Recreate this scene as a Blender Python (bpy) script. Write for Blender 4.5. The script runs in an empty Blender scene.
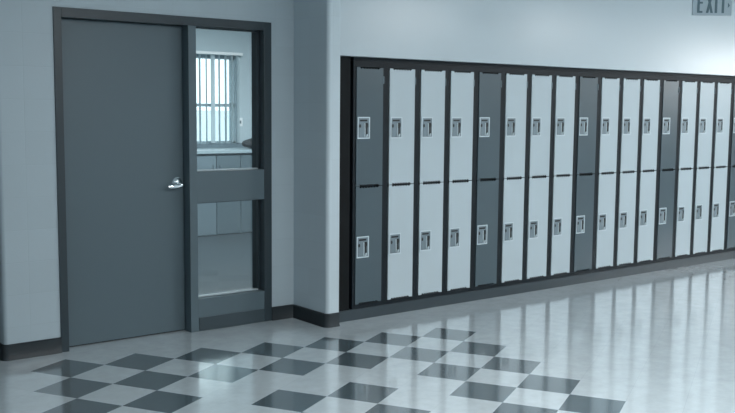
import bpy, bmesh, math, random
from mathutils import Matrix, Vector
random.seed(7)
sc = bpy.context.scene
col = sc.collection

# ------------------------------------------------------------------ camera
yaw, pitch, roll, CAM_H = 0.660893, 0.102555, 0.008669, 1.5812
fw = Vector((math.sin(yaw)*math.cos(pitch), math.cos(yaw)*math.cos(pitch), -math.sin(pitch)))
r0 = Vector((math.cos(yaw), -math.sin(yaw), 0))
u0 = r0.cross(fw)
rr = math.cos(roll)*r0 + math.sin(roll)*u0
uu = -math.sin(roll)*r0 + math.cos(roll)*u0
cam = bpy.data.cameras.new('camera')
cam.sensor_width = 36.0
cam.lens = 942.66*36.0/735.0
cam.clip_start = 0.05
camo = bpy.data.objects.new('camera', cam)
col.objects.link(camo)
M = Matrix((rr, uu, -fw)).transposed().to_4x4()
M.translation = Vector((0, 0, CAM_H))
camo.matrix_world = M
sc.camera = camo

# ------------------------------------------------------------------ view, world, lights
sc.view_settings.view_transform = 'Standard'
sc.view_settings.look = 'None'
sc.view_settings.gamma = 1.0
sc.view_settings.use_curve_mapping = False
sc.view_settings.exposure = -0.06

w = bpy.data.worlds.new('daylight')
sc.world = w
w.use_nodes = True
bg = w.node_tree.nodes['Background']
bg.inputs['Color'].default_value = (0.93, 0.98, 1.0, 1)
bg.inputs['Strength'].default_value = 3.0

LC = (0.985, 0.99, 0.985)
def area(name, loc, rot, sx, sy, power, color=LC, spread=180):
    l = bpy.data.lights.new(name, 'AREA')
    l.shape = 'RECTANGLE'; l.size = sx; l.size_y = sy
    l.energy = power; l.color = color; l.spread = math.radians(spread)
    o = bpy.data.objects.new(name, l)
    o.location = loc; o.rotation_euler = rot
    col.objects.link(o)
    return o
CEIL = 2.95
# the hall's ceiling luminaires (x, y, watts)
HALL_LAMPS = [(-1.2, 1.2, 13), (1.2, 1.2, 20), (3.6, 1.2, 130), (8.2, 1.2, 140), (11.0, 1.2, 130), (13.8, 1.2, 30)]
for (x, y, p) in HALL_LAMPS:
    area('ceiling_lamp_light', (x, y, CEIL-0.055), (0, 0, 0), 1.14, 0.54, p)
# unseen high window shaped for the wall glow; lamp added to brighten the office
area('hall_glow_light', (18.97, -0.8, 2.5), (0, math.radians(90), 0), .6, 1.5, 115)
area('office_fill_light', (5.4, 8.6, CEIL-0.055), (0, 0, 0), 1.14, 0.54, 180)

# ------------------------------------------------------------------ materials
def srgb(c):
    return tuple(((v/255)/12.92 if v/255 <= 0.04045 else ((v/255+0.055)/1.055)**2.4) for v in c)+(1,)
def mat(name, c, rough=0.5, metal=0.0, spec=0.5, coat=0.0, noise=0.0, nscale=20, bump=0.0, coat_rough=0.05):
    m = bpy.data.materials.new(name); m.use_nodes = True
    nt = m.node_tree; b = nt.nodes['Principled BSDF']
    base = srgb(c)
    b.inputs['Base Color'].default_value = base
    b.inputs['Roughness'].default_value = rough
    b.inputs['Metallic'].default_value = metal
    b.inputs['Specular IOR Level'].default_value = spec
    b.inputs['Coat Weight'].default_value = coat
    b.inputs['Coat Roughness'].default_value = coat_rough
    if noise or bump:
        tc = nt.nodes.new('ShaderNodeTexCoord'); n = nt.nodes.new('ShaderNodeTexNoise')
        n.inputs['Scale'].default_value = nscale; n.inputs['Detail'].default_value = 4
        nt.links.new(tc.outputs['Object'], n.inputs['Vector'])
        if noise:
            mx = nt.nodes.new('ShaderNodeMix'); mx.data_type = 'RGBA'
            mx.inputs[6].default_value = tuple(v*(1-noise) for v in base[:3])+(1,)
            mx.inputs[7].default_value = tuple(min(1, v*(1+noise)) for v in base[:3])+(1,)
            nt.links.new(n.outputs['Fac'], mx.inputs[0]); nt.links.new(mx.outputs[2], b.inputs['Base Color'])
        if bump:
            bp = nt.nodes.new('ShaderNodeBump'); bp.inputs['Strength'].default_value = bump; bp.inputs['Distance'].default_value = 0.002
            nt.links.new(n.outputs['Fac'], bp.inputs['Height']); nt.links.new(bp.outputs['Normal'], b.inputs['Normal'])
    return m

def block_mat(name, c, axis, phase, rough=0.42, mortar=0.955):
    """painted concrete block: 8 inch faces, shallow joints"""
    m = mat(name, c, rough)
    nt = m.node_tree; b = nt.nodes['Principled BSDF']; L = nt.links.new
    tc = nt.nodes.new('ShaderNodeTexCoord'); sp = nt.nodes.new('ShaderNodeSeparateXYZ'); cb = nt.nodes.new('ShaderNodeCombineXYZ')
    L(tc.outputs['Object'], sp.inputs[0])
    def sh(sock, ph):
        a = nt.nodes.new('ShaderNodeMath'); a.operation = 'SUBTRACT'; a.inputs[1].default_value = ph
        L(sock, a.inputs[0]); return a.outputs[0]
    L(sh(sp.outputs[axis], phase), cb.inputs[0]); L(sh(sp.outputs[2], 0.0), cb.inputs[1])
    br = nt.nodes.new('ShaderNodeTexBrick'); br.offset = 0.0; br.squash = 1.0
    br.inputs['Scale'].default_value = 1.0; br.inputs['Brick Width'].default_value = 0.2032; br.inputs['Row Height'].default_value = 0.2032
    br.inputs['Mortar Size'].default_value = 0.0035; br.inputs['Mortar Smooth'].default_value = 0.6; br.inputs['Bias'].default_value = 0
    base = srgb(c)
    br.inputs['Color1'].default_value = base
    br.inputs['Color2'].default_value = tuple(v*0.965 for v in base[:3])+(1,)
    br.inputs['Mortar'].default_value = tuple(v*mortar for v in base[:3])+(1,)
    L(cb.outputs[0], br.inputs['Vector']); L(br.outputs['Color'], b.inputs['Base Color'])
    bp = nt.nodes.new('ShaderNodeBump'); bp.inputs['Strength'].default_value = 0.2; bp.inputs['Distance'].default_value = 0.002; bp.invert = True
    L(br.outputs['Fac'], bp.inputs['Height'])
    n = nt.nodes.new('ShaderNodeTexNoise'); n.inputs['Scale'].default_value = 90
    L(tc.outputs['Object'], n.inputs['Vector'])
    b2 = nt.nodes.new('ShaderNodeBump'); b2.inputs['Strength'].default_value = 0.12; b2.inputs['Distance'].default_value = 0.002
    L(n.outputs['Fac'], b2.inputs['Height']); L(bp.outputs['Normal'], b2.inputs['Normal']); L(b2.outputs['Normal'], b.inputs['Normal'])
    return m

TILE = 0.3048; TYAW = 0.502773; TOX, TOY = 1.8016, 5.5995
def floor_mat(name, c, var, rough):
    m = mat(name, c, rough)
    nt = m.node_tree; b = nt.nodes['Principled BSDF']; L = nt.links.new
    tc = nt.nodes.new('ShaderNodeTexCoord')
    mp = nt.nodes.new('ShaderNodeMapping'); mp.vector_type = 'TEXTURE'
    mp.inputs['Location'].default_value = (TOX, TOY, 0)
    mp.inputs['Rotation'].default_value = (0, 0, TYAW)
    mp.inputs['Scale'].default_value = (TILE, TILE, 1)
    L(tc.outputs['Object'], mp.inputs['Vector'])
    br = nt.nodes.new('ShaderNodeTexBrick'); br.offset = 0.0
    br.inputs['Scale'].default_value = 1.0; br.inputs['Brick Width'].default_value = 1.0; br.inputs['Row Height'].default_value = 1.0
    br.inputs['Mortar Size'].default_value = 0.004; br.inputs['Mortar Smooth'].default_value = 0.2
    base = srgb(c)
    br.inputs['Color1'].default_value = base
    br.inputs['Color2'].default_value = tuple(v*(1-var) for v in base[:3])+(1,)
    br.inputs['Mortar'].default_value = tuple(v*0.86 for v in base[:3])+(1,)
    L(mp.outputs[0], br.inputs['Vector'])
    n = nt.nodes.new('ShaderNodeTexNoise'); n.inputs['Scale'].default_value = 9; n.inputs['Detail'].default_value = 8; n.inputs['Roughness'].default_value = .7
    L(tc.outputs['Object'], n.inputs['Vector'])
    mx = nt.nodes.new('ShaderNodeMix'); mx.data_type = 'RGBA'; mx.blend_type = 'MULTIPLY'; mx.inputs[0].default_value = 1
    cr = nt.nodes.new('ShaderNodeValToRGB'); cr.color_ramp.elements[0].color = (.90, .90, .90, 1); cr.color_ramp.elements[1].color = (1.06, 1.06, 1.06, 1)
    cr.color_ramp.elements[0].position = .3; cr.color_ramp.elements[1].position = .7
    L(n.outputs['Fac'], cr.inputs[0]); L(br.outputs['Color'], mx.inputs[6]); L(cr.outputs[0], mx.inputs[7]); L(mx.outputs[2], b.inputs['Base Color'])
    n2 = nt.nodes.new('ShaderNodeTexNoise'); n2.inputs['Scale'].default_value = 5; n2.inputs['Detail'].default_value = 2
    L(tc.outputs['Object'], n2.inputs['Vector'])
    bp = nt.nodes.new('ShaderNodeBump'); bp.inputs['Strength'].default_value = 0.03; bp.inputs['Distance'].default_value = 0.004
    L(n2.outputs['Fac'], bp.inputs['Height']); L(bp.outputs['Normal'], b.inputs['Normal'])
    mr = nt.nodes.new('ShaderNodeMapRange'); mr.inputs[3].default_value = rough*0.7; mr.inputs[4].default_value = rough*1.4
    L(n.outputs['Fac'], mr.inputs[0]); L(mr.outputs[0], b.inputs['Roughness'])
    b.inputs['IOR'].default_value = 1.6
    b.inputs['Coat Weight'].default_value = 1.0
    b.inputs['Coat IOR'].default_value = 1.5
    b.inputs['Coat Roughness'].default_value = 0.10
    return m

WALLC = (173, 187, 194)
M_wallx = block_mat('painted_block_shaded', WALLC, 0, 1.915)  # same wall paint, darkened to hold the door wall's shade
M_pier = block_mat('painted_block_lit', (197, 210, 216), 0, 1.915)  # same wall paint, lightened to hold the light on the pier
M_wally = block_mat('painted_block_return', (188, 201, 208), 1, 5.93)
M_plain = mat('painted_plaster', (189, 201, 207), 0.25, bump=0.12, nscale=60)
M_office = block_mat('office_painted_block', (182, 198, 205), 0, 0)
M_ceil = mat('ceiling_board', (200, 208, 212), 0.9, bump=0.3, nscale=80)
M_base = mat('vinyl_base', (36, 43, 47), 0.38, noise=.12, nscale=8)
M_frame = mat('frame_paint', (43, 55, 61), 0.38, bump=.05, nscale=60)
M_leaf = mat('door_paint', (86, 102, 109), 0.42, noise=.02, nscale=3)
M_kick = mat('kick_panel', (56, 68, 74), 0.35)
M_lockframe = mat('locker_frame_paint', (20, 28, 34), 0.42, spec=.22)
M_plinth = mat('plinth_vinyl', (52, 62, 68), 0.36, noise=.08, nscale=6)
M_black = mat('filler_black', (17, 20, 22), 0.6, spec=.15)
M_light = mat('locker_door_light', (184, 197, 203), 0.33, bump=.03, nscale=12)
M_dark = mat('locker_door_dark', (76, 91, 98), 0.30, bump=.03, nscale=12)
M_steel = mat('brushed_steel', (205, 216, 221), 0.32, metal=0.35)
M_cup = mat('steel_cup', (124, 138, 145), 0.36, metal=0.3)
M_slot = mat('slot_dark', (22, 27, 30), 0.5)
M_chrome = mat('chrome', (225, 232, 235), 0.12, metal=1.0)
M_flo = floor_mat('vinyl_tile_light', (206, 217, 222), 0.035, 0.15)
M_fld = floor_mat('vinyl_tile_dark', (88, 104, 111), 0.12, 0.15)
M_offfloor = mat('office_floor', (52, 62, 68), 0.35)
M_ground = mat('pavement_outside', (196, 204, 208), 0.9, noise=.2, nscale=.3)
M_counter = mat('counter_laminate', (150, 168, 176), 0.35)
M_cab = mat('cabinet_laminate', (104, 121, 130), 0.4)
M_cabd = mat('cabinet_laminate_dark', (88, 104, 112), 0.4)
M_bag = mat('bag_cloth', (36, 42, 46), 0.8, noise=.1)
M_white = mat('white_plastic', (235, 240, 242), 0.4)
M_sign = mat('sign_panel', (160, 174, 182), 0.4)
M_letter = mat('sign_letter', (82, 104, 112), 0.5)
def glass_mat():
    m = bpy.data.materials.new('clear_glass'); m.use_nodes = True; nt = m.node_tree
    for n in list(nt.nodes): nt.nodes.remove(n)
    o = nt.nodes.new('ShaderNodeOutputMaterial'); t = nt.nodes.new('ShaderNodeBsdfTransparent'); t.inputs[0].default_value = (.86, .91, .92, 1)
    g = nt.nodes.new('ShaderNodeBsdfGlossy'); g.inputs['Roughness'].default_value = 0.02
    f = nt.nodes.new('ShaderNodeFresnel'); f.inputs[0].default_value = 1.5; x = nt.nodes.new('ShaderNodeMixShader')
    nt.links.new(f.outputs[0], x.inputs[0]); nt.links.new(t.outputs[0], x.inputs[1]); nt.links.new(g.outputs[0], x.inputs[2]); nt.links.new(x.outputs[0], o.inputs[0])
    return m
M_glass = glass_mat()
def slat_mat():
    m = bpy.data.materials.new('blind_fabric'); m.use_nodes = True; nt = m.node_tree
    for n in list(nt.nodes): nt.nodes.remove(n)
    o = nt.nodes.new('ShaderNodeOutputMaterial'); d = nt.nodes.new('ShaderNodeBsdfDiffuse'); d.inputs[0].default_value = (.6, .7, .74, 1)
    t = nt.nodes.new('ShaderNodeBsdfTranslucent'); t.inputs[0].default_value = (.8, .86, .88, 1); x = nt.nodes.new('ShaderNodeMixShader'); x.inputs[0].default_value = .45
    nt.links.new(d.outputs[0], x.inputs[1]); nt.links.new(t.outputs[0], x.inputs[2]); nt.links.new(x.outputs[0], o.inputs[0])
    return m
M_slat = slat_mat()
def emit_mat(name, c, s):
    m = mat(name, (230, 238, 240), .5); b = m.node_tree.nodes['Principled BSDF']
    b.inputs['Emission Color'].default_value = tuple(c)+(1,); b.inputs['Emission Strength'].default_value = s
    return m
M_diff = emit_mat('lamp_diffuser', (.86, .955, 1), 3.0)

# ------------------------------------------------------------------ helpers
def bm_box(bm, x0, x1, y0, y1, z0, z1, mi=0, bevel=0.0):
    vs = [bm.verts.new(v) for v in [(x0,y0,z0),(x1,y0,z0),(x1,y1,z0),(x0,y1,z0),(x0,y0,z1),(x1,y0,z1),(x1,y1,z1),(x0,y1,z1)]]
    fs = [bm.faces.new([vs[i] for i in q]) for q in [(3,2,1,0),(4,5,6,7),(0,1,5,4),(1,2,6,5),(2,3,7,6),(3,0,4,7)]]
    for f in fs: f.material_index = mi
    if bevel:
        es = list({e for f in fs for e in f.edges})
        bmesh.ops.bevel(bm, geom=es, offset=bevel, segments=2, affect='EDGES', profile=.6, material=mi)
def bm_prism(bm, pts, z0, z1, mi=0):
    """pts counter-clockwise in XY"""
    a = [bm.verts.new((x, y, z0)) for x, y in pts]; b = [bm.verts.new((x, y, z1)) for x, y in pts]
    n = len(pts); fs = [bm.faces.new(a[::-1]), bm.faces.new(b)]
    for i in range(n):
        j = (i+1) % n; fs.append(bm.faces.new((a[i], a[j], b[j], b[i])))
    for f in fs: f.material_index = mi
def bm_plate(bm, pts, y0, y1, mi=0):
    """outline pts in XZ (counter-clockwise seen from -Y), thickness along Y"""
    a = [bm.verts.new((x, y0, z)) for x, z in pts]; b = [bm.verts.new((x, y1, z)) for x, z in pts]
    n = len(pts); fs = [bm.faces.new(a), bm.faces.new(b[::-1])]
    for i in range(n):
        j = (i+1) % n; fs.append(bm.faces.new((a[j], a[i], b[i], b[j])))
    for f in fs: f.material_index = mi
def bm_cyl(bm, p, axis, r, length, seg=24, r2=None):
    q = Vector(axis).normalized().to_track_quat('Z', 'Y').to_matrix().to_4x4()
    m = Matrix.Translation(Vector(p)) @ q @ Matrix.Translation((0, 0, length/2))
    bmesh.ops.create_cone(bm, cap_ends=True, segments=seg, radius1=r, radius2=r if r2 is None else r2, depth=length, matrix=m)
def obj(name, bm, mats, parent=None, smooth=False, kind=None, loc=None, label=None):
    me = bpy.data.meshes.new(name)
    bmesh.ops.recalc_face_normals(bm, faces=bm.faces)
    bm.to_mesh(me); bm.free()
    for m in (mats if isinstance(mats, (list, tuple)) else [mats]): me.materials.append(m)
    if smooth:
        for p in me.polygons: p.use_smooth = True
        try: me.set_sharp_from_angle(angle=math.radians(35))
        except Exception: pass
    o = bpy.data.objects.new(name, me); col.objects.link(o)
    if parent: o.parent = parent
    if loc: o.location = loc
    if kind: o['kind'] = kind
    if label: o['label'] = label
    return o
def boxes(name, lst, mats, **kw):
    bm = bmesh.new()
    for b in lst: bm_box(bm, *b)
    return obj(name, bm, mats, **kw)
def empty(name, loc=(0, 0, 0), label=None, cat=None, group=None, kind=None):
    o = bpy.data.objects.new(name, None); col.objects.link(o); o.location = loc; o.empty_display_size = .1
    tag(o, label, cat, group, kind); return o
def tag(o, label=None, cat=None, group=None, kind=None):
    for k, v in (('label', label), ('category', cat), ('group', group), ('kind', kind)):
        if v: o[k] = v
    return o
def arc(cx, cy, r, a0, a1, n=8):
    return [(cx+r*math.cos(math.radians(a0+(a1-a0)*i/n)), cy+r*math.sin(math.radians(a0+(a1-a0)*i/n))) for i in range(n+1)]

# ------------------------------------------------------------------ floor
X_MIN, X_MAX, Y_MIN = -2.2, 19.0, -2.6
DW = 5.93            # face of the wall that holds the door
PF = 5.492           # face of the pier and of the wall over the lockers
RX = 3.905           # face of the pier's side
def dark_cell(u, v):
    s, d = u+v, u-v
    if s % 2 == 0:
        if 0 <= s <= 12 and 0 <= d <= 12 and (s in (0, 2, 10, 12) or d in (0, 2, 10, 12)):
            if s in (0, 12) or d in (0, 12): return True
            return 2 <= s <= 10 and 2 <= d <= 10
        return False
    return s in (5, 7) and d in (5, 7)
def build_floor():
    bm = bmesh.new()
    vx, vy = math.cos(TYAW), math.sin(TYAW); ux, uy = vy, -vx
    vd = {}
    def V(i, j):
        if (i, j) not in vd: vd[(i, j)] = bm.verts.new((TOX+TILE*(i*ux+j*vx), TOY+TILE*(i*uy+j*vy), 0))
        return vd[(i, j)]
    for i in range(-34, 70):
        for j in range(-34, 64):
            cx = TOX+TILE*((i+.5)*ux+(j+.5)*vx); cy = TOY+TILE*((i+.5)*uy+(j+.5)*vy)
            if X_MIN-.4 < cx < X_MAX+.4 and Y_MIN-.4 < cy < 6.4:
                f = bm.faces.new((V(i, j), V(i+1, j), V(i+1, j+1), V(i, j+1)))
                f.material_index = 1 if dark_cell(i, j) else 0
    for co, no in (((X_MIN,0,0),(-1,0,0)), ((X_MAX,0,0),(1,0,0)), ((0,Y_MIN,0),(0,-1,0)), ((0,6.05,0),(0,1,0))):
        bmesh.ops.bisect_plane(bm, geom=bm.verts[:]+bm.edges[:]+bm.faces[:], plane_co=co, plane_no=no, clear_outer=True)
    bmesh.ops.recalc_face_normals(bm, faces=bm.faces)
    if sum(f.normal.z for f in bm.faces) < 0: bmesh.ops.reverse_faces(bm, faces=bm.faces)
    me = bpy.data.meshes.new('floor'); bm.to_mesh(me); bm.free()
    me.materials.append(M_flo); me.materials.append(M_fld)
    o = bpy.data.objects.new('floor', me); col.objects.link(o); o['kind'] = 'structure'
build_floor()
OX0, OX1, OY0, OY1 = 1.95, 8.5, 6.08, 11.0
boxes('floor_office', [(X_MIN, OX1+.1, 6.05, OY1+.2, -0.1, 0.0)], M_offfloor, kind='structure')
boxes('ceiling', [(X_MIN-.1, X_MAX+.1, Y_MIN-.1, OY1+.2, CEIL, CEIL+.1)], M_ceil, kind='structure')

# ------------------------------------------------------------------ walls
R = 0.028
bm = bmesh.new()
LX = 1.752           # outer corner at the far left of the door wall
FL, FR, FT = 2.108, 3.706, 2.203      # door frame, outer edges
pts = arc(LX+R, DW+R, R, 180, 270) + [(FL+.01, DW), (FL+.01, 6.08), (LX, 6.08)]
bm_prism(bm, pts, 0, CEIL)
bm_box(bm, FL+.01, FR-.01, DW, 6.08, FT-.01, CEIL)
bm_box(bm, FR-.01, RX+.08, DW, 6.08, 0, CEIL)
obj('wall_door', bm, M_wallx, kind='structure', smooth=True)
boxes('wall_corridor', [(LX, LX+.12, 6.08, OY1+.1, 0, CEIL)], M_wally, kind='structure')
# pier beside the lockers, its corner rounded; the side takes the second material
bm = bmesh.new()
OPX, OPZ = 4.012, 1.964               # locker opening: left edge and head
pts = [(RX, 6.05)] + arc(RX+.03, PF+.03, .03, 180, 270) + [(OPX, PF), (OPX, 6.05)]
bm_prism(bm, pts, 0, CEIL)
bmesh.ops.recalc_face_normals(bm, faces=bm.faces)
for f in bm.faces:
    if abs(f.normal.x) > .9: f.material_index = 1
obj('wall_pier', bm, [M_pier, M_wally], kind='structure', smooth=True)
NL = 20; X0 = 4.219; W = 0.31402; Y0 = 5.567
XE = X0+NL*W+.01
boxes('wall_lockers', [(OPX, XE, PF, 6.05, OPZ, CEIL), (XE, X_MAX, PF, 6.05, 0, CEIL), (OPX, XE, 6.0, 6.05, 0, OPZ)], M_plain, kind='structure')
boxes('wall_left', [(X_MIN-.1, X_MIN, Y_MIN, OY1+.1, 0, CEIL)], M_plain, kind='structure')
boxes('wall_behind', [(X_MIN-.1, X_MAX+.1, Y_MIN-.1, Y_MIN, 0, CEIL)], M_plain, kind='structure')
# end of the hall: unseen high window, shaped for the glow over the lockers
boxes('wall_right', [(X_MAX, X_MAX+.15, Y_MIN, -1.6, 0, CEIL), (X_MAX, X_MAX+.15, 0, 6.05, 0, CEIL),
                     (X_MAX, X_MAX+.15, -1.6, 0, 0, 2.15), (X_MAX, X_MAX+.15, -1.6, 0, 2.85, CEIL)], M_plain, kind='structure')
# office shell
WX0, WX1, WZ0, WZ1 = 4.62, 6.33, 1.10, 2.27
boxes('wall_office_back', [(LX+.12, WX0, OY1, OY1+.15, 0, CEIL), (WX1, OX1, OY1, OY1+.15, 0, CEIL),
                           (WX0, WX1, OY1, OY1+.15, 0, WZ0), (WX0, WX1, OY1, OY1+.15, WZ1, CEIL), (X_MIN, LX+.12, OY1, OY1+.15, 0, CEIL)], M_office, kind='structure')
boxes('wall_office_right', [(OX1, OX1+.1, 6.05, OY1+.15, 0, CEIL)], M_plain, kind='structure')
boxes('wall_office_front', [(RX+.08, OX1, 6.05, 6.10, 0, CEIL)], M_plain, kind='structure')

# base boards with a small toe
def base_profile(name, line, normals, h=0.1, t=0.013):
    """sweep the cove base along a polyline; normals point into the hall"""
    prof = [(0, h), (t*.55, h), (t, h-.006), (t, .016), (t+.008, .002), (t+.008, 0), (0, 0)]
    bm = bmesh.new(); rings = []
    for (x, y), (nx, ny) in zip(line, normals):
        rings.append([bm.verts.new((x+nx*d, y+ny*d, z)) for d, z in prof])
    for a, b in zip(rings, rings[1:]):
        for i in range(len(prof)):
            j = (i+1) % len(prof); bm.faces.new((a[i], a[j], b[j], b[i]))
    bm.faces.new(rings[0]); bm.faces.new(rings[-1][::-1])
    return obj(name, bm, M_base, kind='structure', smooth=True)
def arcn(cx, cy, r, a0, a1, n=8):
    p = arc(cx, cy, r, a0, a1, n); q = arc(0, 0, 1, a0, a1, n); return p, q
p1, n1 = arcn(LX+R, DW+R, R, 180, 270)
base_profile('baseboard_left', [(LX, 7.5)]+p1+[(FL, DW)], [(-1, 0)]+n1+[(0, -1)])
p2, n2 = arcn(RX+.03, PF+.03, .03, 180, 270)
# inner corner is a mitre
base_profile('baseboard_pier', [(FR, DW), (RX-.03, DW), (RX-.009, DW-.009), (RX, DW-.03)]+p2+[(OPX-.003, PF)],
             [(0, -1), (-.15, -1), (-.7, -.7), (-1, -.15)]+n2+[(0, -1)])

# ------------------------------------------------------------------ door with side light
FY = 5.922
JL, HI, MU0, MU1, JR = 2.160, 2.143, 3.037, 3.096, 3.643
LFY = 6.012          # face of the door leaf
d = empty('door_1', ((FL+FR)/2, FY, 0), kind='structure')
def local(o, p):
    o.parent = p; o.matrix_parent_inverse = Matrix.Translation(-Vector(p.location)); return o
bm = bmesh.new()
BD = 6.10
bm_box(bm, FL, JL, FY, BD, 0, FT, bevel=.002)
bm_box(bm, JR, FR, FY, BD, 0, FT, bevel=.002)
bm_box(bm, JL, JR, FY, BD, HI, FT, bevel=.002)
# stops behind the leaf and around the glass
bm_box(bm, JL, JL+.012, LFY+.046, BD, 0, HI); bm_box(bm, MU0-.012, MU0, LFY+.046, BD, 0, HI); bm_box(bm, JL, MU0, LFY+.046, BD, HI-.012, HI)
local(obj('door_frame', bm, M_frame), d)
bm = bmesh.new(); bm_box(bm, MU0, MU1, FY+.001, BD-.001, 0, HI, bevel=.002); local(obj('mullion', bm, M_leaf), d)
bm = bmesh.new(); bm_box(bm, JL+.001, MU0-.001, LFY+.01, BD, .0005, .0085); local(obj('leak_block', bm, M_slot), d)  # dark strip added to stop office light leaking under the leaf
bm = bmesh.new()
bm_box(bm, JL+.003, MU0-.003, LFY, LFY+.044, .009, HI-.003, bevel=.0015)
leaf = local(obj('door_leaf', bm, M_leaf), d)
# lever handle
HX, HZ = 2.984, 1.062
bm = bmesh.new()
bm_cyl(bm, (HX, LFY, HZ), (0, -1, 0), .039, .007, 32, .036)
bmesh.ops.create_uvsphere(bm, u_segments=24, v_segments=12, radius=.033, matrix=Matrix.Translation((HX, LFY-.006, HZ)) @ Matrix.Diagonal((1, .55, 1, 1)))
local(obj('handle_rose', bm, M_chrome, smooth=True), d)
bm = bmesh.new()
bm_cyl(bm, (HX, LFY-.015, HZ-.012), (0, -1, 0), .011, .04, 20)
prev = None; N = 10
for i in range(N+1):
    t = i/N; x = HX+.012-t*.105; z = HZ-.018-.006*math.sin(t*2.2); y = LFY-.055-.006*math.sin(t*math.pi)
    hh = .0125-.0015*t; ww = .0065
    ring = [bm.verts.new((x, y+ww*math.sin(a)*1.0, z+hh*math.cos(a))) for a in [k*math.pi/6 for k in range(12)]]
    if prev:
        for k in range(12): bm.faces.new((prev[k], prev[(k+1) % 12], ring[(k+1) % 12], ring[k]))
    else: bm.faces.new(ring)
    prev = ring
bm.faces.new(prev[::-1])
local(obj('door_handle', bm, M_chrome, smooth=True, label='chrome lever handle'), d)

s = empty('window_1', ((MU1+JR)/2, FY, 0), kind='structure')
GY = 6.018
bm = bmesh.new()
bm_box(bm, MU1, JR, FY+.002, BD, .917, 1.137, bevel=.002)
bm_box(bm, MU1, JR, FY+.002, BD, 0, .232, bevel=.002)
local(obj('side_light_rail', bm, M_leaf), s)
for z0, z1 in ((.232, .917), (1.137, HI)):
    bm = bmesh.new()   # glazing bead, a narrow ring before the pane
    bw = .014
    bm_box(bm, MU1, MU1+bw*.4, GY-.03, GY-.002, z0, z1); bm_box(bm, JR-bw, JR, GY-.03, GY-.002, z0, z1)
    bm_box(bm, MU1, JR, GY-.03, GY-.002, z1-.010, z1)
    local(obj('glazing_bead', bm, M_frame), s)
    bm = bmesh.new(); bm_box(bm, MU1+.006, JR-.015, GY-.03, GY-.002, z0, z0+.009, bevel=.002)  # bright strip stands in for light caught on the rail's top edge
    local(obj('bead_highlight', bm, M_steel, label='bright strip painting the highlight along the bottom of the pane'), s)
    bm = bmesh.new(); bm_box(bm, MU1, JR, GY, GY+.006, z0, z1)
    local(obj('glass_pane', bm, M_glass), s)
bm = bmesh.new(); bm_box(bm, MU1+.004, JR-.004, FY-.003, FY+.002, .004, .098, bevel=.001)
local(obj('kick_plate', bm, M_kick, label='darker kick plate'), s)

# ------------------------------------------------------------------ locker bank
boxes('trim_1', [(OPX, XE, Y0+.002, 5.99, 0, .083)], M_plinth, kind='structure')
boxes('trim_2', [(OPX+.001, 4.163, Y0+.004, 5.62, .084, OPZ)], M_black, kind='structure')
bm = bmesh.new()
bm_box(bm, X0-.026, XE, Y0+.006, 5.62, 1.939, OPZ, bevel=.002)
obj('trim_3', bm, M_lockframe, kind='structure')

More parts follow.
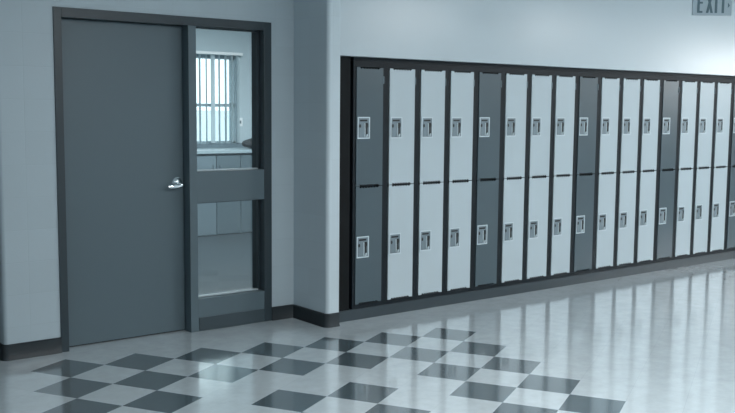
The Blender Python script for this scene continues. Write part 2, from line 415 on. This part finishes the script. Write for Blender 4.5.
DWD = .2495           # door width
def door_outline(z0, z1):
    a, b = .034, DWD-.030; n = .011; k = 7
    def row(z, s):
        out = [(a, z)]; st = (b-a)/k
        for i in range(k):
            x = a+i*st
            out += [(x+.001, z+s*n), (x+st*.66, z+s*n), (x+st*.68, z+s*n*.35), (x+st*.98, z+s*n*.35)]
        return out+[(b, z)]
    return [(0, z0)]+row(z0, 1)+[(DWD, z0), (DWD, z1)]+row(z1, -1)[::-1]+[(0, z1)]
def make_locker(m, name):
    root = empty(name, (0, Y0, 0))
    # origin: x = door's left edge, y = front, z = floor
    bm = bmesh.new()
    xl, xr, yb = -.026, W-.0263, .40
    t = .0015
    bm_box(bm, xl, -.0035, .006, .022, .084, 1.938, bevel=.0012)           # left stile
    bm_box(bm, DWD+.0035, xr, .006, .022, .084, 1.938, bevel=.0012)        # right stile
    bm_box(bm, -.0035, DWD+.0035, .006, .022, 1.893, 1.938, bevel=.0012)   # head rail
    bm_box(bm, -.0035, DWD+.0035, .006, .022, .084, .116, bevel=.0012)     # sill rail
    bm_box(bm, xl, xl+.002, .022, yb, .084, 1.938); bm_box(bm, xr-.002, xr, .022, yb, .084, 1.938)
    bm_box(bm, xl, xr, yb, yb+.002, .084, 1.938); bm_box(bm, xl, xr, .022, yb, 1.935, 1.938); bm_box(bm, xl, xr, .022, yb, .084, .087)
    bm_box(bm, xl+.002, xr-.002, .024, yb, 1.004, 1.009)                    # shelf between the tiers
    obj('locker_body', bm, M_lockframe, parent=root)
    for z0, z1, hz in ((1.0115, 1.891, 1.445), (.118, 1.0065, .551)):
        bm = bmesh.new()
        bm_plate(bm, door_outline(z0, z1), 0, .004)
        bm_box(bm, .002, DWD-.002, .0045, .019, z0+.014, z1-.014)            # returned edges behind the skin
        dr = obj('locker_door', bm, m, parent=root)
        # recessed steel handle plate
        px0, px1, pz0, pz1 = .008, .123, hz-.081, hz+.081
        bm = bmesh.new()
        f = .0085
        bm_box(bm, px0, px0+f, -.005, 0, pz0, pz1); bm_box(bm, px1-f, px1, -.005, 0, pz0, pz1)
        bm_box(bm, px0+f, px1-f, -.005, 0, pz0, pz0+f); bm_box(bm, px0+f, px1-f, -.005, 0, pz1-f, pz1)
        obj('handle_plate', bm, M_steel, parent=dr)
        bm = bmesh.new()
        bm_box(bm, px0+f, px1-f, -.0015, 0, pz0+f, pz1-f, 0)                # cup floor
        bm_box(bm, px0+f+.014, px1-f-.016, -.003, -.0014, pz1-.033, pz1-.020, 1)   # name slot
        bm_box(bm, px0+f+.002, px1-f-.002, -.004, -.0014, pz1-.041, pz1-.038, 0)
        w0, w1 = px1-f-.034, px1-f-.006
        bm_plate(bm, [(w0+.006, pz0+.016), (w1-.004, pz0+.016), (w1-.006, hz), (w1, hz+.010), (w1, hz+.030), (w1-.008, hz+.038), (w0+.006, hz+.038), (w0, hz+.030), (w0, hz+.008), (w0+.006, hz-.004)], -.0028, -.0014, 1)
        bm_box(bm, px0+f+.004, w0-.012, -.0055, -.0014, pz0+.014, hz+.036, 0, .001)   # raised centre
        c0 = px0+f+.013
        bm_plate(bm, [(c0+.009*math.cos(q*math.pi/6), hz+.014+.014*math.sin(q*math.pi/6)) for q in range(12)], -.0062, -.0054, 1)
        bm_box(bm, w0-.010, w0-.004, -.0085, -.0014, pz0+.014, hz+.034, 2, .001)
        obj('handle_cup', bm, [M_cup, M_slot, M_steel], parent=dr)
        bm = bmesh.new()
        bm_plate(bm, [(w0+.001, pz0+.013), (w0+.012, pz0+.013), (w0+.019, pz0+.030), (w0+.016, pz0+.036), (w0+.006, pz0+.026)], -.012, -.003)
        obj('latch_lever', bm, M_steel, parent=dr)
    for hz in (1.775,):
        bm = bmesh.new()
        bm_cyl(bm, (DWD+.003, -.001, hz), (0, 0, 1), .005, .055, 12)
        obj('hinge', bm, M_cup, parent=root, smooth=True)
    return root
proto = {'dark': make_locker(M_dark, 'locker'), 'light': make_locker(M_light, 'locker')}
used = set()
def dup(root):
    r = root.copy(); col.objects.link(r)
    for ch in list(root.children):
        c = ch.copy(); col.objects.link(c); c.parent = r
        for g in list(ch.children):
            e = g.copy(); col.objects.link(e); e.parent = c
    return r
pristine = {k: v for k, v in proto.items()}
ordn = ['first', 'second', 'third']
darkname = ['the dark locker nearest the pier', 'the second dark locker from the pier', 'the middle dark locker of five',
            'the fourth dark locker from the pier', 'the dark locker cut by the right edge']
darklab = ['dark slate two-tier locker at the left end of the row, beside the pier',
           'dark slate two-tier locker, second dark one from the pier, fifth in the row',
           'dark slate two-tier locker, third dark one from the pier, between light lockers',
           'dark slate two-tier locker, fourth dark one from the pier, nearest below the exit sign',
           'dark slate two-tier locker cut off by the right edge of the picture']
for i in range(NL):
    kind = 'dark' if i % 4 == 0 else 'light'
    if kind in used: r = dup(pristine[kind])
    else: r = pristine[kind]; used.add(kind)
    r.location = (X0+i*W, Y0, 0)
    lab = darklab[i//4] if kind == 'dark' else 'light two-tier locker, %s right of %s' % (ordn[i % 4-1], darkname[i//4])
    tag(r, lab, 'locker', 'lockers in the wall recess')

# ------------------------------------------------------------------ exit sign, hung from the ceiling
def make_exit():
    c = Vector((6.462, 4.111, 0)); ang = math.atan2(4.0209-4.2010, 6.5785-6.3465)
    root = empty('exit_sign', (c.x, c.y, 2.307), 'grey hanging exit sign above the row of lockers', 'sign')
    root.rotation_euler = (0, 0, ang)
    wd, ht = .294, .19
    bm = bmesh.new(); bm_box(bm, -wd/2, wd/2, -.012, .012, 0, ht, bevel=.002); obj('sign_panel', bm, M_sign, parent=root)
    bm = bmesh.new(); bm_box(bm, -wd/2-.01, wd/2+.01, -.025, .025, ht, ht+.05, bevel=.003)
    bm_cyl(bm, (0, 0, ht+.05), (0, 0, 1), .009, CEIL-2.307-ht-.05-.012, 16)
    bm_cyl(bm, (0, 0, CEIL-2.307-.014), (0, 0, 1), .05, .014, 24)
    obj('sign_housing', bm, M_sign, parent=root)
    H = .150; z0 = .018
    def stroke(bm, pts, y0, y1): bm_plate(bm, pts, y0, y1)
    s = .018
    def rect(bm, x0, x1, a, b): bm_box(bm, x0, x1, -.0145, -.0118, a, b)
    bm = bmesh.new(); x = -.114; rect(bm, x, x+s, z0, z0+H); 
    for a in (z0, z0+H/2-s*.4, z0+H-s*.9): rect(bm, x+s, x+.040, a, a+s*.8)
    obj('letter_e', bm, M_letter, parent=root)
    bm = bmesh.new(); x = -.048; wX = .052
    for sgn in (1, -1):
        a = (x, x+s) if sgn == 1 else (x+wX-s, x+wX); b = (x+wX-s, x+wX) if sgn == 1 else (x, x+s)
        stroke(bm, [(a[0], z0), (a[1], z0), (b[1], z0+H), (b[0], z0+H)], -.0145-.0002*sgn, -.0118)
    obj('letter_x', bm, M_letter, parent=root)
    bm = bmesh.new(); rect(bm, .018, .018+s, z0, z0+H); obj('letter_i', bm, M_letter, parent=root)
    bm = bmesh.new(); rect(bm, .070, .070+s, z0, z0+H-s*.8); rect(bm, .050, .108, z0+H-s*.8, z0+H); obj('letter_t', bm, M_letter, parent=root)
    bm = bmesh.new(); stroke(bm, [(.116, .056), (.130, .075), (.116, .094)], -.0145, -.0118); obj('arrow', bm, M_letter, parent=root)
make_exit()

# ------------------------------------------------------------------ office seen through the side light
win = empty('window_2', ((WX0+WX1)/2, OY1, WZ0), kind='structure')
bm = bmesh.new(); fw_ = .05
bm_box(bm, WX0, WX0+fw_, OY1+.04, OY1+.10, WZ0, WZ1); bm_box(bm, WX1-fw_, WX1, OY1+.04, OY1+.10, WZ0, WZ1)
bm_box(bm, WX0, WX1, OY1+.04, OY1+.10, WZ0, WZ0+fw_); bm_box(bm, WX0, WX1, OY1+.04, OY1+.10, WZ1-fw_, WZ1)
bm_box(bm, WX0, WX1, OY1+.04, OY1+.10, 1.60, 1.64)
local(obj('window_frame', bm, M_counter), win)
bm = bmesh.new(); bm_box(bm, WX0+fw_, WX1-fw_, OY1+.06, OY1+.066, WZ0+fw_, WZ1-fw_); local(obj('glass_pane', bm, M_glass), win)
bl = empty('vertical_blind', ((WX0+WX1)/2, OY1-.07, WZ0+.04), 'white vertical blind hanging before the bright office window', 'blind')
bm = bmesh.new(); bm_box(bm, WX0-.05, WX1+.05, OY1-.10, OY1-.02, WZ1+.0, WZ1+.035, bevel=.003)
local(obj('head_rail', bm, M_white), bl)
ns = 19
angs = [60, 80, 30, 82, 50, 84, 82, 40, 84, 80, 45, 84, 84, 76, 30, 84, 84, 82, 40]
for i in range(ns):
    x = WX0+.02+(WX1-WX0-.02)*i/(ns-1); a = math.radians(angs[i]+random.uniform(-4, 4))
    bm = bmesh.new(); hw = .044; rows = []
    for k in range(7):
        q = -1+2*k/6; c = .006*(1-q*q)
        px = x+q*hw*math.cos(a)-c*math.sin(a); py = OY1-.06+q*hw*math.sin(a)*.8+c*math.cos(a)
        rows.append((px, py))
    th = .0012
    pts = rows + [(px, py+th) for px, py in reversed(rows)]
    bm_prism(bm, pts, WZ0+.03, WZ1-.005)
    local(obj('blind_slat', bm, M_slat, smooth=True), bl)
# counter with cabinets under it
cz = 1.062; cy0 = 10.38
ct = empty('counter', (5.6, cy0, 0), 'grey counter with cabinet doors along the office window wall', 'counter')
bm = bmesh.new(); bm_box(bm, 3.2, 7.6, cy0-.03, OY1-.01, cz-.04, cz, bevel=.004); local(obj('counter_top', bm, M_counter), ct)
bm = bmesh.new(); bm_box(bm, 3.2, 7.6, OY1-.03, OY1-.005, cz, cz+.06, bevel=.002); local(obj('backsplash', bm, M_cab), ct)
bm = bmesh.new(); bm_box(bm, 3.25, 7.55, cy0+.02, OY1-.02, .0, cz-.041); local(obj('cabinet_body', bm, M_cab), ct)
x = 3.28
k = 0
while x < 7.4:
    bm = bmesh.new(); bm_box(bm, x, x+.33, cy0, cy0+.0195, .012, cz-.06, bevel=.003)
    dd = local(obj('cabinet_door', bm, M_cab if k < 7 else M_cabd), ct)
    bm = bmesh.new(); hx = x+(.29 if k % 2 == 0 else .04)
    bm_cyl(bm, (hx, cy0-.022, .78), (0, 0, 1), .006, .1, 10); bm_cyl(bm, (hx, cy0-.022, .79), (0, 1, 0), .005, .023, 8); bm_cyl(bm, (hx, cy0-.022, .87), (0, 1, 0), .005, .023, 8)
    h = obj('cabinet_handle', bm, M_cabd); h.parent = dd; h.matrix_parent_inverse = Matrix.Translation(-Vector(ct.location))
    dd.matrix_parent_inverse = Matrix.Translation(-Vector(ct.location)); h.matrix_parent_inverse = Matrix.Identity(4)
    x += .345; k += 1
# soft dark bag on the counter
bm = bmesh.new()
bmesh.ops.create_icosphere(bm, subdivisions=3, radius=1)
for v in bm.verts:
    n = v.co.copy()
    v.co.x = math.copysign(abs(n.x)**.75, n.x)*.27; v.co.y = math.copysign(abs(n.y)**.8, n.y)*.11
    v.co.z = max(-.07, math.copysign(abs(n.z)**.8, n.z)*(.085+.02*math.sin(n.x*3+.5)))
    v.co.z += .07
bag = obj('bag', bm, M_bag, smooth=True, loc=(6.39, 10.47, cz+.001))
tag(bag, 'dark cloth bag lying on the office counter, right of the window', 'bag')
bm = bmesh.new(); prev = None
for i in range(13):
    a = math.pi*i/12; cx, cz_ = -.06+.09*math.cos(a), .11+.05*math.sin(a)
    ring = [bm.verts.new((cx+.008*math.cos(b)*math.cos(a), .008*math.sin(b), cz_+.008*math.cos(b)*math.sin(a))) for b in [j*math.pi/4 for j in range(8)]]
    if prev:
        for j in range(8): bm.faces.new((prev[j], prev[(j+1) % 8], ring[(j+1) % 8], ring[j]))
    prev = ring
obj('bag_handle', bm, M_bag, parent=bag, smooth=True)
sw = empty('light_switch', (6.39, OY1, 1.40), 'small white light switch plate on the office wall beside the blind', 'light switch')
bm = bmesh.new(); bm_box(bm, -.035, .035, -.008, -.0005, -.055, .055, bevel=.002); obj('switch_plate', bm, M_white, parent=sw)
bm = bmesh.new(); bm_box(bm, -.012, .012, -.016, -.0075, -.02, .02, bevel=.002); obj('switch_toggle', bm, M_cup, parent=sw)

# ------------------------------------------------------------------ hall end window made for the wall glow, ceiling luminaires
w3 = empty('glow_window', (X_MAX+.07, -.8, 2.15), kind='structure')
bm = bmesh.new()
for y in (-1.6, -.83, -.06): bm_box(bm, X_MAX+.04, X_MAX+.11, y, y+.06, 2.15, 2.85)
bm_box(bm, X_MAX+.041, X_MAX+.109, -1.6, 0, 2.15, 2.20); bm_box(bm, X_MAX+.041, X_MAX+.109, -1.6, 0, 2.80, 2.85)
local(obj('window_frame', bm, M_frame), w3)
bm = bmesh.new(); bm_box(bm, X_MAX+.07, X_MAX+.076, -1.54, -.06, 2.20, 2.80); local(obj('glass_pane', bm, M_glass), w3)
boxes('ground', [(-300, 400, OY1+.15, OY1+700, -.4, -.3)], M_ground, kind='structure')
for i, (x, y, p) in enumerate(HALL_LAMPS+[(5.4, 8.6, 0)]):
    if i < len(HALL_LAMPS): t = empty('ceiling_light', (x, y, CEIL), 'white rectangular ceiling light over the hall, out of the picture', 'ceiling light', 'hall ceiling lights')
    else: t = empty('ceiling_light', (x, y, CEIL), 'white rectangular ceiling light, unseen, added to brighten the office behind the door', 'ceiling light')
    bm = bmesh.new()
    for q in ((-.61, -.575, -.305, .305), (.575, .61, -.305, .305), (-.575, .575, -.305, -.27), (-.575, .575, .27, .305)): bm_box(bm, q[0], q[1], q[2], q[3], -.05, 0)
    obj('light_frame', bm, M_white, parent=t)
    bm = bmesh.new(); bm_box(bm, -.574, .574, -.269, .269, -.045, -.01); obj('light_diffuser', bm, M_diff, parent=t)
